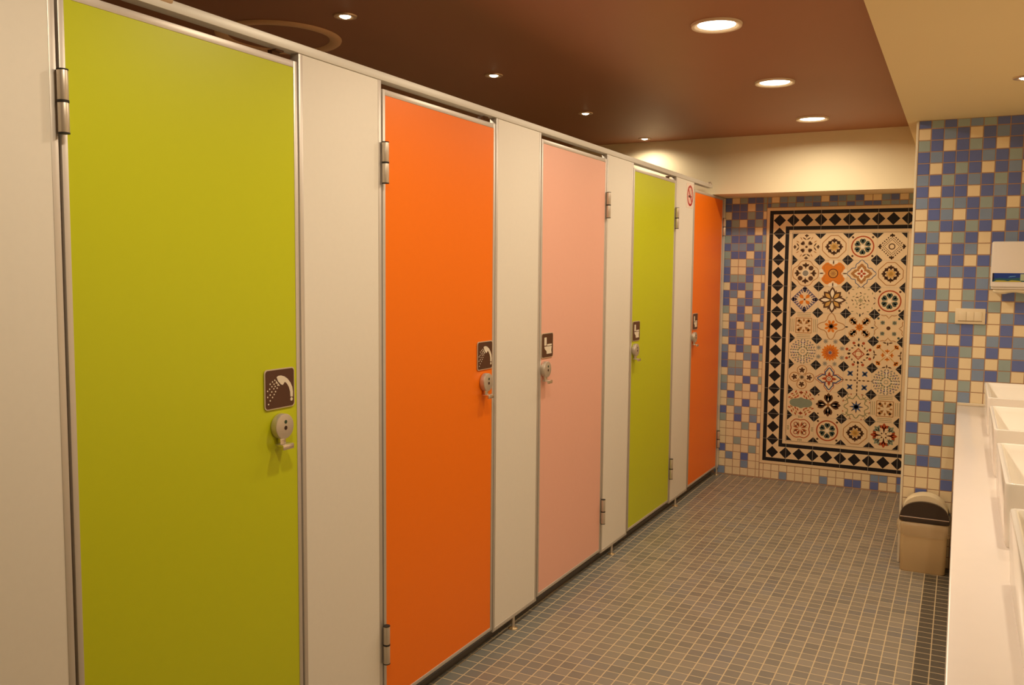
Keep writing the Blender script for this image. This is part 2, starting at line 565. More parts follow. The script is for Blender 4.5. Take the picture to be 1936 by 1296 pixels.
def dK(t):
    t.line(t.polar(lambda a: .56 + .42 * abs(math.cos(2 * a)) ** 2.2 - .06 * abs(math.sin(4 * a))), .055, 'tan')
    for a in A8:
        t.petal(a + PI / 8, .05, .50, .21, 'orange', .65)
    t.up(); t.star(0, 0, .24, 8, .10, 'brown'); t.disc(0, 0, .11, 'brown')
def dL(t):
    for a in D4:
        u, v = pol(a, .58)
        t.disc(u, v, .27, 'tan'); t.petal(a, .2, .78, .34, 'red', .7)
    t.up()
    for a in D4:
        for sg in (-1, 1):
            u, v = pol(a + sg * .28, .60)
            t.ringc(u, v, .09, .05, 'cream', 12)
    t.star(0, 0, .30, 8, .13, 'orange'); t.up(); t.disc(0, 0, .06, 'tan')
    for a in A4:
        t.petal(a, .70, .96, .10, 'black')
    for a in D4:
        t.disc(*pol(a, .96), .05, 'gold')
def dM(t):
    for a in A4:
        t.line(t.rot([(.95, -.52), (.90, -.36), (.93, -.2), (.82, -.08), (.70, 0), (.82, .08), (.93, .2), (.90, .36), (.95, .52)], a), .05, 'tan', False)
    for a in D4:
        u, v = pol(a, .56)
        t.star(u, v, .19, 4, .12, 'sage', PI / 4); t.star(u, v, .17, 4, .05, 'brown', 0)
        t.disc(*pol(a, .99), .085, 'green')
    t.disc(0, 0, .14, 'brown')
def dN(t):
    for rr, n, l, c in ((.80, 24, .10, 'grey'), (.64, 20, .10, 'purple'), (.50, 16, .09, 'sage'), (.36, 12, .07, 'olive')):
        for i in range(n):
            a = 2 * PI * (i + .5) / n
            t.petal(a + (.7 if i % 2 else -.7), -l, l, .095, c if i % 3 else 'grey', .5, pol(a, rr))
    t.ringc(0, 0, .31, .05, 'sage'); t.ringc(0, 0, .12, .04, 'sage')
    t.up()
    for a in A4:
        t.petal(a, .10, .88, .085, 'pale')
def dO(t):
    for i in range(16):
        t.petal(2 * PI * i / 16, .06, .60, .18, 'orange', .66)
    t.up()
    for i in range(16):
        t.petal(2 * PI * (i + .5) / 16, .10, .40, .05, 'red')
    t.disc(0, 0, .11, 'purple')
    for a in A8:
        t.star(*pol(a + PI / 8, .83), .19, 8, .055, 'grey')
def dP(t):
    t.line([(.40, 0), (0, .40), (-.40, 0), (0, -.40)], .10, 'red')
    t.ringc(0, 0, .22, .05, 'red')
    for i in range(16):
        a = 2 * PI * i / 16
        t.petal(a + .8, -.10, .10, .10, 'brown', .5, pol(a, .60 + .06 * (i % 2)))
    for a in A4:
        t.petal(a, .54, .78, .18, 'brown')
    for i in range(8):
        t.disc(*pol(PI / 8 + i * PI / 4, .86), .105, 'red')
def dQ(t):
    for a in D4:
        t.petal(a, .10, .74, .07, 'gold'); t.fleur(a, .62, 1.02, .42, 'orange')
    for a in A4:
        t.fleur(a, .10, .46, .24, 'orange')
        t.petal(a, .68, .96, .10, 'brown')
        for sg in (-1, 1):
            p = t.rot([(.86, .05 * sg)], a)[0]
            t.petal(a + sg * 1.35, 0, .30, .10, 'brown', .5, p)
    t.up(); t.disc(0, 0, .08, 'pale')
def dR(t):
    for a in A4:
        u, v = pol(a, .50)
        t.ringc(u, v, .32, .05, 'tan', 24)
        t.star(u, v, .22, 5, .13, 'brown', a)
    t.up(); t.P([pol(a, .24) for a in A8], 'cream')
    t.star(0, 0, .2, 8, .05, 'olive')
def dS(t):
    q = lambda s: t.polar(lambda a: s * (.70 + .20 * math.cos(4 * a) + .05 * math.cos(12 * a)))
    t.line(q(1.06), .045, 'red'); t.line(q(.86), .085, 'blue')
    t.star(0, 0, .54, 4, .22, 'red'); t.star(0, 0, .40, 4, .16, 'red', PI / 4); t.up(); t.disc(0, 0, .18, 'pale'); t.up(); t.ringc(0, 0, .10, .05, 'brown', 16)
def dT(t):
    for a in A4:
        for r0 in (.04, .30, .58, .84):
            t.petal(a, r0, r0 + .22, .09, 'brown')
    for a in D4:
        t.star(*pol(a, .66), .25, 4, .13, 'blue', PI / 4); t.star(*pol(a, .66), .12, 4, .10, 'blue', 0)
def dU(t):
    for a in D4:
        for r0, c in ((.52, 'red'), (.70, 'tan'), (.86, 'red')):
            for sg in (-1, 0, 1):
                u, v = pol(a + sg * .36, r0)
                t.petal(a + 1.2 * (sg or 1), -.12, .12, .10, c, .5, (u, v))
    for a in (PI / 2, -PI / 2):
        t.fleur(a, .56, .86, .26, 'red')
    t.up()
    t.P(t.polar(lambda a: .34 + .38 * abs(math.cos(a)) ** 3 + .05 * math.cos(4 * a)), 'sage')
def dV(t):
    for a in A4:
        t.petal(a, .10, .84, .34, 'brown', .58)
        for sg in (-1, 1):
            t.petal(a + sg * .30, .10, .74, .30, 'brown', .62)
    t.up()
    for a in A4:
        t.petal(a, .26, .50, .07, 'pale')
        t.disc(*pol(a + PI / 4, .92), .055, 'brown')
    for a in D4:
        t.petal(a, .05, .36, .07, 'pale')
    t.up(); t.star(0, 0, .17, 4, .12, 'tan')
def dW(t):
    t.line(t.polar(lambda a: .68 + .10 * math.cos(8 * a)), .065, 'olive')
    t.star(0, 0, .46, 8, .10, 'brown'); t.up(); t.star(0, 0, .34, 8, .13, 'blue'); t.disc(0, 0, .14, 'blue')
    for a in D4:
        for sg in (-1, 1):
            t.arc(*pol(a + sg * .20, .88), .11, a + sg * 1.0, a + sg * 1.0 + 4.4, .05, 'olive')
    for a in A8:
        t.disc(*pol(a + PI / 8, .92), .045, 'red')
def dX(t):
    t.line(t.polar(lambda a: .62 / (abs(math.cos(a)) ** 4 + abs(math.sin(a)) ** 4) ** .25 - .05 * math.cos(4 * a) ** 2 + .03), .06, 'red')
    for a in A4 + D4:
        t.petal(a + .5, .08, .52, .10, 'red'); t.petal(a - .5, .16, .50, .07, 'tan')
    for a in D4:
        t.ringc(*pol(a, .42), .12, .05, 'red', 14)
    for a in A4:
        for sg in (-.13, 0, .13):
            t.petal(a + sg, .72, .92, .07, 'olive')
def dY(t):
    for a in A4:
        t.fleur(a, .26, .92, .50, 'red'); t.petal(a, .14, .60, .09, 'brown')
    for a in D4:
        t.fleur(a, .30, .92, .46, 'sage'); t.disc(*pol(a, .20), .06, 'brown')
        t.arc(*pol(a, .38), .13, a - 1.2, a + 1.2, .045, 'red')

LAYOUT = [[None, dA, dB, dC], [dD, dE, dF, dA], [dG, dH, dI, dB], [dJ, dK, dL, dM], [dN, dO, dP, dQ], [dR, dS, dT, dN], [dU, dV, dW, dJ], [dX, dB, dA, dY]]
def dZ(t):      # brown lattice of four hearts with leaf scrolls
    for a in D4:
        for sg in (-1, 1):
            t.petal(a + sg * .16, .16, .52, .20, 'brown', .68)
    for a in A4:
        t.fleur(a, .66, .96, .24, 'brown')
        for sg in (-1, 1):
            t.petal(a + sg * 1.0, 0, .36, .09, 'brown', .5, pol(a, .52))
            t.petal(a + sg * .55, .60, .88, .07, 'tan')
    t.disc(0, 0, .09, 'brown')
LAYOUT[0][0] = dZ

mural = thing('tile_mural', 'black and cream bordered panel of patterned tiles on the end wall', 'tile panel', (0, 0, 0))
bd, fd = B(), B()
# body of the panel, 4 mm proud of the wall
def slab(bb, x0, x1, z0, z1, col):
    bb.box(x0, x1, YB - 0.0045, YB - 0.0002, z0, z1, 0, CI[col])
FX0, FX1, FZ0, FZ1 = MX0 + MT, MX1 - MT, MZ0 + MT, MZ1 - MT
slab(bd, MX0, FX0, MZ0, MZ1, 'cream'); slab(bd, FX1, MX1, MZ0, MZ1, 'cream')
slab(bd, FX0, FX1, MZ0, FZ0, 'cream'); slab(bd, FX0, FX1, FZ1, MZ1, 'cream')
slab(fd, FX0, FX1, FZ0, FZ1, 'cream')
def flat(bb, pts, col, k=1):
    y = YB - 0.0045 - 0.00012 * k
    bb.add([(u, y, v) for u, v in pts], [tuple(range(len(pts)))], CI[col])
def rect(bb, x0, x1, z0, z1, col, k=1):
    flat(bb, [(x0, z0), (x1, z0), (x1, z1), (x0, z1)], col, k)
def frame_line(bb, inset, wd, col, k=1):
    x0, x1, z0, z1 = MX0 + inset, MX1 - inset, MZ0 + inset, MZ1 - inset
    rect(bb, x0, x0 + wd, z0, z1, col, k); rect(bb, x1 - wd, x1, z0, z1, col, k)
    rect(bb, x0 + wd, x1 - wd, z0, z0 + wd, col, k); rect(bb, x0 + wd, x1 - wd, z1 - wd, z1, col, k)
frame_line(bd, .020, .026, 'black'); frame_line(bd, .132, .026, 'black')
frame_line(bd, .178, .004, 'line')
inset = .089
hd = .0425
nx, nz = 11, 19
w0, h0 = MX1 - MX0 - 2 * inset, MZ1 - MZ0 - 2 * inset
dia = []
for i in range(nx):
    x = MX0 + inset + w0 * i / (nx - 1)
    dia += [(x, MZ0 + inset), (x, MZ1 - inset)]
for i in range(1, nz - 1):
    z = MZ0 + inset + h0 * i / (nz - 1)
    dia += [(MX0 + inset, z), (MX1 - inset, z)]
for x, z in dia:
    flat(bd, [(x - hd, z), (x, z - hd), (x + hd, z), (x, z + hd)], 'black')
for i in range(1, 10):
    z = MZ0 + MT * i
    for x0, x1 in ((MX0, FX0), (FX1, MX1)):
        rect(bd, x0, x1, z - .0008, z + .0008, 'lightline', 3)
for i in range(1, 6):
    x = MX0 + MT * i
    for z0, z1 in ((MZ0, FZ0), (FZ1, MZ1)):
        rect(bd, x - .0008, x + .0008, z0, z1, 'lightline', 3)
cl = 0.038
for i in range(5):
    for j in range(9):
        x, z = FX0 + MT * i, FZ1 - MT * j
        pts = []
        sx0, sx1 = (0 if i == 0 else -cl), (0 if i == 4 else cl)
        sz0, sz1 = (0 if j == 8 else -cl), (0 if j == 0 else cl)
        for u, v in ((sx0, 0), (0, sz0), (sx1, 0), (0, sz1)):
            q = (x + u, z + v)
            if q not in pts:
                pts.append(q)
        flat(fd, pts, 'black')
for i in range(1, 4):
    rect(fd, FX0 + MT * i - .0007, FX0 + MT * i + .0007, FZ0, FZ1, 'lightline', 8)
for j in range(1, 8):
    rect(fd, FX0, FX1, FZ1 - MT * j - .0007, FZ1 - MT * j + .0007, 'lightline', 8)
for j in range(8):
    for i in range(4):
        tl = Tile(fd, FX0 + MT * (i + .5), FZ1 - MT * (j + .5), MT / 2 * (1.10 if LAYOUT[j][i] in (dA, dB, dD, dI, dN, dO, dR, dT, dU, dV, dW, dX, dJ, dL) else 1.02))
        LAYOUT[j][i](tl)
bd.build('border', CM, mural, smooth=False)
fd.build('field', CM, mural, smooth=False)

# ------------------------------------------------------------------ stall front, in its own slightly turned frame
PA = 0.01507
def PW(s, wd=0.0, z=0.0):
    return (-4 * PA + s * math.sin(PA) + wd * math.cos(PA), s * math.cos(PA) - wd * math.sin(PA), z)
ZRB, ZRT, ZDT, ZDB = 2.0864, 2.1120, 2.0619, 0.0646
GAP = 0.0035
FR = lambda u, v, t: (t, u, v)          # plate frame: u along the stalls, v up, t outwards

SHOWER = [(290, 215), (312, 197), (345, 193), (385, 205), (425, 235), (460, 285), (483, 340), (490, 400), (488, 462), (458, 462), (455, 400), (440, 340), (415, 295), (390, 272), (378, 292), (365, 312), (343, 305), (308, 265)]
DROPS = [(268, 252), (240, 272), (212, 300), (258, 300), (285, 285), (305, 312), (232, 330), (272, 328), (205, 360), (255, 357), (295, 350), (180, 385), (230, 395), (275, 392), (210, 432), (258, 427), (180, 460), (238, 463), (210, 503), (190, 548)]
def norm(x, y):          # photo crop to plate coordinates, centred
    return ((x - 332) / 350 * .110, (0.5 - (y - (140 - 45 * (x - 155) / 350)) / 475) * .104)
def sign(parent, cs, cz, kind):
    b = B()
    b.plate(rrect(cs, cz, .0575, .0545, .010), .0002, .0022, FR)
    p = b.build('sign_plate', mat('sign_edge', (0.62, 0.50, 0.36), .4), parent)
    p['label'] = 'brown plate with cream %s pictogram' % ('hand shower' if kind == 'shower' else 'toilet')
    b = B()
    b.plate(rrect(cs, cz, .0545, .0515, .009), .0022, .0030, FR)
    b.build('sign_face', BROWN, p)
    b = B()
    if kind == 'shower':
        b.plate([(cs + q[0], cz + q[1]) for q in (norm(*a) for a in SHOWER)], .0030, .0036, FR)
        for a in DROPS:
            u, v = norm(*a)
            b.cyl((.0030, cs + u, cz + v), 'x', .0022, .0006, 10)
        u, v = norm(472, 493)
        b.cyl((.0030, cs + u, cz + v), 'x', .0048, .0006, 12)
        b.plate([(cs + q[0], cz + q[1]) for q in (norm(*a) for a in [(278, 262), (284, 258), (326, 318), (320, 324)])], .0030, .0036, FR)
    else:
        X = lambda a: cs + (a - .5) * .110
        Z = lambda a: cz + (.5 - a) * .104
        for pts in ([(.20, .16), (.40, .16), (.40, .50), (.20, .50)], [(.46, .45), (.88, .45), (.88, .52), (.46, .52)],
                    [(.20, .54), (.88, .55), (.84, .72), (.88, .86), (.42, .86), (.40, .74), (.24, .64)]):
            b.plate([(X(u), Z(v)) for u, v in pts], .0030, .0036, FR)
    b.build('pictogram', PICT, p, smooth=False)

def lock(parent, cs, cz):
    b = B()
    b.cyl((0, cs, cz), 'x', .0345, .021, 40, .003)
    k = b.build('lock', STEEL, parent)
    k['label'] = 'round satin steel turn lock'
    b = B()
    b.cyl((.0205, cs + .002, cz + .0125), 'x', .0052, .0010, 16)
    b.build('indicator', mat('lock_green', (0.02, 0.06, 0.03), .3), k)
    b = B()
    b.cyl((.0205, cs + .002, cz - .0040), 'x', .0058, .0010, 16)
    b.build('keyhole', mat('lock_dark', (0.035, 0.008, 0.006), .3), k)
    b = B()
    b.box(.004, .014, cs - .012, cs + .010, cz - .050, cz - .030, .002)
    b.box(.006, .034, cs - .024, cs + .018, cz - .0515, cz - .0460, .0015)
    b.box(.029, .036, cs - .024, cs + .018, cz - .0610, cz - .0465, .0025)
    b.build('lever', mat('lever_steel', (0.75, 0.68, 0.58), .22, .9), k)

def hinge(parent, cs, zc):
    b = B()
    R, w0 = .0108, .0122
    b.cyl((w0, cs, zc - .062), 'z', R, .0595, 20, .001)
    b.cyl((w0, cs, zc + .0025), 'z', R, .0595, 20, .001)
    h = b.build('hinge', STEEL, parent)
    b = B()
    q = R + .0006           # one dark pin with three collars: bottom, middle, top
    b.lathe([(0, -.0645), (q, -.0645), (q, -.0620), (.004, -.0620), (.004, -.0025), (q, -.0025), (q, .0025), (.004, .0025), (.004, .0620), (q, .0620), (q, .0645), (0, .0645)], (w0, cs, zc), 20)
    b.build('hinge_ring', DARK, h)

def door(s0, s1, m, hinge_left, kind, label, sign_s, lock_s, top=ZDT):
    s0 += GAP; s1 -= GAP
    c = (s0 + s1) / 2
    t = thing('stall_door', label, 'door', PW(c), -PA, 'coloured stall doors')
    fw = .0140
    b = B()
    b.box(-.030, 0, s0 - c, s0 - c + fw, ZDB, top, .0012); b.box(-.030, 0, s1 - c - fw, s1 - c, ZDB, top, .0012)
    b.box(-.030, 0, s0 - c + fw, s1 - c - fw, ZDB, ZDB + fw, .0012); b.box(-.030, 0, s0 - c + fw, s1 - c - fw, top - fw - .004, top, .0012)
    b.build('door_frame', ALU, t)['label'] = 'thin aluminium edge frame'
    b = B(); b.box(-.026, -.0015, s0 - c + fw - .0005, s1 - c - fw + .0005, ZDB + fw, top - fw - .004)
    b.build('door_leaf', m, t, smooth=False)
    hs = (s0 - GAP + .0010 if hinge_left else s1 + GAP - .0020) - c
    hinge(t, hs, 1.834); hinge(t, hs, .283 if hinge_left else .274)
    sign(t, sign_s - c, 1.178, kind)
    lock(t, lock_s - c, 1.0755)
    return t

door(1.190, 1.900, GREEN, True, 'shower', 'lime green shower stall door nearest the camera, cut by the bottom edge', 1.813, 1.812)
door(2.281, 3.011, ORANGE, True, 'shower', 'bright orange shower stall door beside the nearest lime green door', 2.933, 2.930)
door(3.410, 4.150, PINK, False, 'toilet', 'pale pink toilet stall door in the middle of the row', 3.484, 3.455)
door(4.536, 5.278, GREEN, False, 'toilet', 'lime green toilet stall door just beyond the pink door', 4.616, 4.588)
door(5.672, 6.407, ORANGE, False, 'toilet', 'far orange toilet stall door next to the tiled end wall', 5.756, 5.718, 2.044)

def panel(s0, s1, label, foot=None, posts=(1, 1), top=ZRB, feet=True):
    s0 += GAP; s1 -= GAP
    c = (s0 + s1) / 2
    t = thing('partition_panel', label, 'partition', PW(c), -PA, 'white panels between the stall doors')
    pw = .0155
    zb = .050
    a0 = s0 - c + (pw if posts[0] else 0)
    a1 = s1 - c - (pw if posts[1] else 0)
    b = B(); b.box(-.028, -.0012, a0, a1, zb + .016, top - .001)
    b.build('panel_board', WHITE, t, smooth=False)
    b = B()
    if posts[0]:
        b.box(-.030, 0, s0 - c, a0, zb, top - .0005, .0012)
    if posts[1]:
        b.box(-.030, 0, a1, s1 - c, zb, top - .0005, .0012)
    b.box(-.030, 0, a0, a1, zb, zb + .016, .0012)
    b.build('panel_edging', ALU, t)['label'] = 'aluminium edge profile'
    if foot is not None:
        f = foot - c
        b = B()
        b.cyl((-.006, f, .006), 'z', .0070, .0445, 16)
        k = b.build('foot', STEEL, t)
        b = B(); b.lathe([(.0, .0065), (.009, .0065), (.014, .0045), (.0195, .002), (.0200, 0), (0, 0)], (-.006, f, 0.0), 24)
        b.build('foot_flange', BRASS, k)['label'] = 'shiny brass foot flange'
    return t
panel(-.25, 1.190, 'white partition panel at the left edge, left of the nearest green door', .6)
panel(1.900, 2.281, 'white partition panel between the nearest green door and the orange shower door', 2.07)
panel(3.011, 3.410, 'white partition panel between the orange shower door and the pink door', 3.200)
panel(4.150, 4.536, 'white partition panel between the pink door and the green toilet door', 4.320)
p5 = panel(5.278, 5.672, 'white partition panel with a no-smoking sticker between green and far orange doors', 5.432)
panel(6.407, 6.484, 'narrow end panel against the end wall beyond the far orange door', 6.44, (1, 1), 2.044)

# no-smoking sticker on the last wide panel
c5 = (5.278 + 5.672) / 2
b = B(); b.plate(rrect(5.578 - c5, 1.994, .078, .078, .006), -.0012, -.0002, FR)
stk = b.build('no_smoking_sticker', mat('sticker_pink', (0.84, 0.70, 0.61), .4), p5)
b = B()
n = 40
cz5 = 1.994
b.add([FR(5.578 - c5 + .052 * math.cos(2 * PI * i / n), cz5 + .052 * math.sin(2 * PI * i / n), -.0001) for i in range(n)], [tuple(range(n))])
b.build('prohibition_field', mat('sticker_salmon', (0.82, 0.50, 0.42), .4), stk, smooth=False)
b = B()
for i in range(n):
    a, a2 = 2 * PI * i / n, 2 * PI * (i + 1) / n
    q = [(5.578 - c5 + r * math.cos(k), cz5 + r * math.sin(k)) for r, k in ((.066, a), (.066, a2), (.052, a2), (.052, a))]
    b.add([FR(u, v, .0002) for u, v in q], [(0, 1, 2, 3)])
a = -PI / 4
q = [(-.056, -.007), (.056, -.007), (.056, .007), (-.056, .007)]
b.add([FR(5.578 - c5 + u * math.cos(a) - v * math.sin(a), cz5 + u * math.sin(a) + v * math.cos(a), .0003) for u, v in q], [(0, 1, 2, 3)])
b.build('prohibition_ring', mat('sticker_red', (0.45, 0.03, 0.03), .4), stk, smooth=False)
b = B()
b.add([FR(5.578 - c5 + u, cz5 + v, .0001) for u, v in ((-.036, -.012), (.030, -.012), (.030, .002), (-.036, .002))], [(0, 1, 2, 3)])
for k in range(6):
    u = .022 + .006 * math.sin(k * 1.3)
    b.add([FR(5.578 - c5 + u + d, cz5 + .006 + .006 * (k + e), .0001) for d, e in ((-.003, 0), (.003, 0), (.003, 1), (-.003, 1))], [(0, 1, 2, 3)])
b.build('cigarette_mark', mat('sticker_dark', (0.05, 0.03, 0.03), .5), stk, smooth=False)

# head rail
t = thing('head_rail', 'long pale aluminium rail along the top of the stall doors', 'rail', PW(0), -PA)
b = B(); b.box(-.034, .003, -.25, 6.095, ZRB, ZRT, .002)
b.build('rail_bar', RAILM, t)
b = B()
b.lathe([(.0, .016), (.010, .0155), (.016, .011), (.0185, .004), (.019, 0)], (-.014, 6.07, ZRT), 20)
b.cyl((-.006, 6.045, ZRT + .008), 'x', .006, .008, 14)
b.build('rail_cap', STEEL, t)
b = B()
b.box(-.036, .006, 1.385, 1.485, ZRT - .014, ZRT + .030, .012, seg=4)
b.build('rail_bracket', mat('bracket_tan', (0.55, 0.36, 0.20), .5), t)
for s in (1.868, 2.985, 5.25):
    b = B()
    b.box(-.050, -.034, s - .03, s, ZRB - .022, ZRB, .002)
    b.box(-.050, -.020, s - .03, s, ZRB - .004, ZRB - .0005)
    b.build('stop_block', mat('stop_brown', (0.20, 0.10, 0.05), .5), t)

# dark kerb under the doors
b = B(); b.box(-.170, -.038, -.30, 6.42, 0, .026, .003)
k = struct('trim_4', b, CURB, smooth=True)
k.location = PW(0)
k.rotation_euler = (0, 0, -PA)

# ------------------------------------------------------------------ lamps
def lamp(parent, kind, W, z, size, spread=None, ang=None):
    d = bpy.data.lights.new('lamp_bulb', kind)
    d.energy = W
    d.color = WARM
    if kind == 'AREA':
        d.shape = 'DISK'
        d.size = size
        d.spread = math.radians(spread)
    else:
        d.shadow_soft_size = size
        d.spot_size = math.radians(ang)
        d.spot_blend = 0.6
    o = bpy.data.objects.new('lamp_bulb', d)
    C.objects.link(o)
    o.parent = parent
    o.location = (0, 0, z)

def downlight(x, y, label):
    t = thing('downlight', label, 'ceiling light', (x, y, ZC), 0, 'large round downlights')
    b = B(); b.lathe([(.0705, -.0005), (.0715, -.0030), (.0880, -.0105), (.0930, -.0100), (.0955, -.0005)], (0, 0, 0), 48)
    b.build('trim_ring', TRIM, t)
    b = B(); b.lathe([(.0710, -.0020), (.05, -.0022), (.0001, -.0024)], (0, 0, 0), 48)
    b.build('diffuser', EMIT, t)
    lamp(t, 'AREA', DOWN_W, -.0036, .138, 166)
for (x, y), l in zip(((.734, 3.366), (.742, 4.478), (.754, 5.605)), ('nearest and largest of the three bright round downlights in the dark ceiling',
        'middle one of the three bright round downlights in the dark ceiling', 'farthest of the three bright round downlights, close to the cream beam')):
    downlight(x, y, l)
for y, l in ((2.25, 'round downlight above the frame, in line with the three visible ones'), (1.13, 'round downlight overhead, out of the frame, beside the nearest green door')):
    downlight(.728, y, l)

def spot(x, y, z, label, W, group, soff=False):
    t = thing('spotlight', label, 'ceiling spot', (x, y, z), 0, group)
    b = B(); b.lathe([(.0205, -.0005), (.021, -.003), (.032, -.0065), (.042, -.005), (.044, -.0005)], (0, 0, 0), 32)
    b.build('trim_ring', CHROME, t)
    b = B(); b.lathe([(.0208, -.0020), (.018, -.0060), (.010, -.0090), (.0001, -.0100)], (0, 0, 0), 24)
    b.build('bulb', EMIT2, t)
    if soff:
        lamp(t, 'AREA', W, -.014, .05, 115)
    else:
        lamp(t, 'SPOT', W * 3, -.016, .022, ang=162)
for (x, y), l in zip(((-.470, 2.674), (-.437, 3.769), (-.422, 4.883), (-.420, 5.964)),
        ('small halogen spotlight in the dark ceiling nearest the camera, beside the tan ring', 'small halogen spotlight in the dark ceiling above the pink door, second from the camera',
         'small halogen spotlight in the dark ceiling, third from the camera', 'small halogen spotlight in the dark ceiling next to the cream beam')):
    spot(x, y, ZC, l, SPOT_W, 'small spotlights over the stalls')
for y, l in ((4.010, 'small spotlight in the cream lowered ceiling, at the right edge'), (3.10, 'basin spotlight out of the frame above the second farthest basin'),
             (2.34, 'basin spotlight out of the frame above the third basin')):
    spot(1.785, y, ZS, l, SOFF_W, 'spotlights over the basins', True)

# tan ring on the ceiling above the second stall
b = B(); b.lathe([(.200, -.0005), (.203, -.004), (.214, -.010), (.228, -.013), (.240, -.011), (.247, -.006), (.249, -.0005)], (0, 0, 0), 72)
o = b.build('ceiling_ring', RINGM)
o.location = (-.900, 2.800, ZC)
tag(o, 'tan circular ring on the dark ceiling behind the head rail', 'ceiling ring')

# ------------------------------------------------------------------ counter and basins
t = thing('vanity_counter', 'long white stone counter under the row of basins', 'counter', (1.93, 2.5, 0))
def L(x, y, z):
    return (x - 1.93, y - 2.5, z)
b = B()
b.box(1.6055 - 1.93, XR - .001 - 1.93, .20 - 2.5, YP - .002 - 2.5, .812, .850, .004)
b.build('worktop', STONE, t)
b = B()
b.box(1.640 - 1.93, 1.660 - 1.93, .22 - 2.5, YP - .004 - 2.5, 0.0, .812)
b.build('front_panel', mat('counter_front', (0.62, 0.55, 0.42), .4), t, smooth=False)
b = B()
b.box(1.606 - 1.93, XR - .002 - 1.93, YP - .016 - 2.5, YP - .002 - 2.5, .850, .864, .003)
b.build('end_upstand', mat('upstand_cream', (0.72, 0.62, 0.46), .35), t)
def basin(cy, label):
    HB = .160
    t = thing('wash_basin', label, 'basin', (1.925, cy, .8505), 0, 'white rectangular basins')
    b = B()
    R3 = lambda hx, hy, r, z, dx=0: [(x + dx, y, z) for x, y in rrect(0, 0, hx, hy, r, 6)]
    hx, hy = .212, .290
    ls = [R3(hx - .010, hy - .016, .020, 0), R3(hx - .006, hy - .014, .020, .010), R3(hx - .002, hy - .008, .018, .080), R3(hx, hy, .014, HB - .006), R3(hx - .0015, hy - .0015, .013, HB - .0012), R3(hx - .005, hy - .005, .012, HB),
          R3(hx - .011, hy - .011, .012, HB), R3(hx - .015, hy - .015, .014, HB - .003), R3(hx - .018, hy - .024, .020, HB - .018), R3(hx - .030, hy - .070, .035, .070), R3(hx - .055, hy - .115, .050, .038),
          R3(hx - .100, hy - .170, .050, .030), R3(.030, .030, .028, .026)]
    b.loops(ls)
    b.build('bowl', CERAM, t, ang=50)
    b = B(); b.lathe([(.024, .0262), (.023, .0290), (.012, .0295), (.0001, .0300)], (0, 0, 0), 24)
    b.build('drain', STEEL, t)
for cy, l in ((4.283, 'farthest white rectangular basin on the counter, by the tiled pillar'), (3.462, 'white rectangular basin directly in front of the farthest one on the counter'),
              (2.640, 'third white rectangular basin on the counter, counting from the tiled pillar'), (1.820, 'nearest white rectangular basin, showing only its left rim')):
    basin(cy, l)

# ------------------------------------------------------------------ things on the pillar
t = thing('light_switch', 'cream three-rocker light switch on the mosaic pillar', 'light switch', (1.6445, YP - .0016, 1.298))
b = B(); b.box(-.067, .067, -.0080, 0, -.0385, .0385, .003)
b.build('switch_plate', mat('switch_cream', (0.78, 0.66, 0.46), .35), t)
for k in (-1, 0, 1):
    b = B(); b.box(-.0165 + k * .0345, .0165 + k * .0345, -.0115, -.008, -.0225, .0225, .0012)
    b.build('rocker', mat('rocker_cream', (0.80, 0.69, 0.49), .3), t)
b = B(); b.box(-.0535, .0535, -.0086, -.0080, -.0262, -.0228)  # dark strip standing in for the shadow below the rockers
b.build('rocker_shadow', mat('switch_shadow', (0.30, 0.22, 0.13), .5), t, smooth=False)

XD0, XD1, ZD0, ZD1, YD = 1.7235, 2.000, 1.436, 1.664, 4.822
t = thing('towel_dispenser', 'white paper towel dispenser on the mosaic pillar at the right edge', 'towel dispenser', (XD0, YP, ZD0))
lx = lambda x: x - XD0
b = B()
# box with an open slot in the bottom, front slightly rounded
b.box(0, lx(XD1), YD - YP, -.0020, .010, ZD1 - ZD0, .006, seg=3)
b.build('dispenser_body', PLASTW, t)
b = B(); b.box(.004, lx(XD1) - .004, YD - YP + .010, -.004, 0, .0095, .002)
b.build('dispenser_lip', PLASTW, t)
z0, z1 = .0355, .0770
b = B(); y = YD - YP - .0006
def pq(bb, pts, k):
    bb.add([(u, y - .0002 * k, v) for u, v in pts], [tuple(range(len(pts)))], k if k < 7 else 6)
x0, x1 = .0065, .1400
pq(b, [(x0, z0), (x1, z0), (x1, z1), (x0, z1)], 0)
pq(b, [(x0, z0 + .013), (x0 + .03, z0 + .018), (x0 + .06, z0 + .015), (x1, z0 + .022), (x1, z0), (x0, z0)], 1)
pq(b, [(x0, z1), (x0 + .006, z1), (x0 + .008, z0 + .01), (x0, z0)], 2)
pq(b, [(x0 + .066, z0 + .021), (x0 + .096, z0 + .026), (x0 + .098, z0 + .029), (x0 + .074, z0 + .027)], 3)
pq(b, [(x0 + .006, z0), (x0 + .018, z0 + .007), (x0 + .05, z0 + .0065), (x0 + .066, z0 + .003), (x0 + .08, z0 + .008), (x0 + .112, z0 + .0055), (x0 + .125, z0)], 4)
pq(b, [(x1 - .017, z0 + .006), (x1, z0 + .006), (x1, z1 - .004), (x1 - .017, z1 - .004)], 5)
b.build('picture_strip', [mat('strip_blue', (0.010, 0.045, 0.30), .3), mat('strip_teal', (0.02, 0.10, 0.14), .3), mat('strip_dark', (0.01, 0.012, 0.05), .3),
                          mat('strip_cloud', (0.10, 0.28, 0.62), .3), mat('strip_grass', (0.45, 0.40, 0.05), .3), mat('strip_tag', (0.42, 0.50, 0.36), .3)], t, smooth=False)
b = B()
n = 14
vs = []
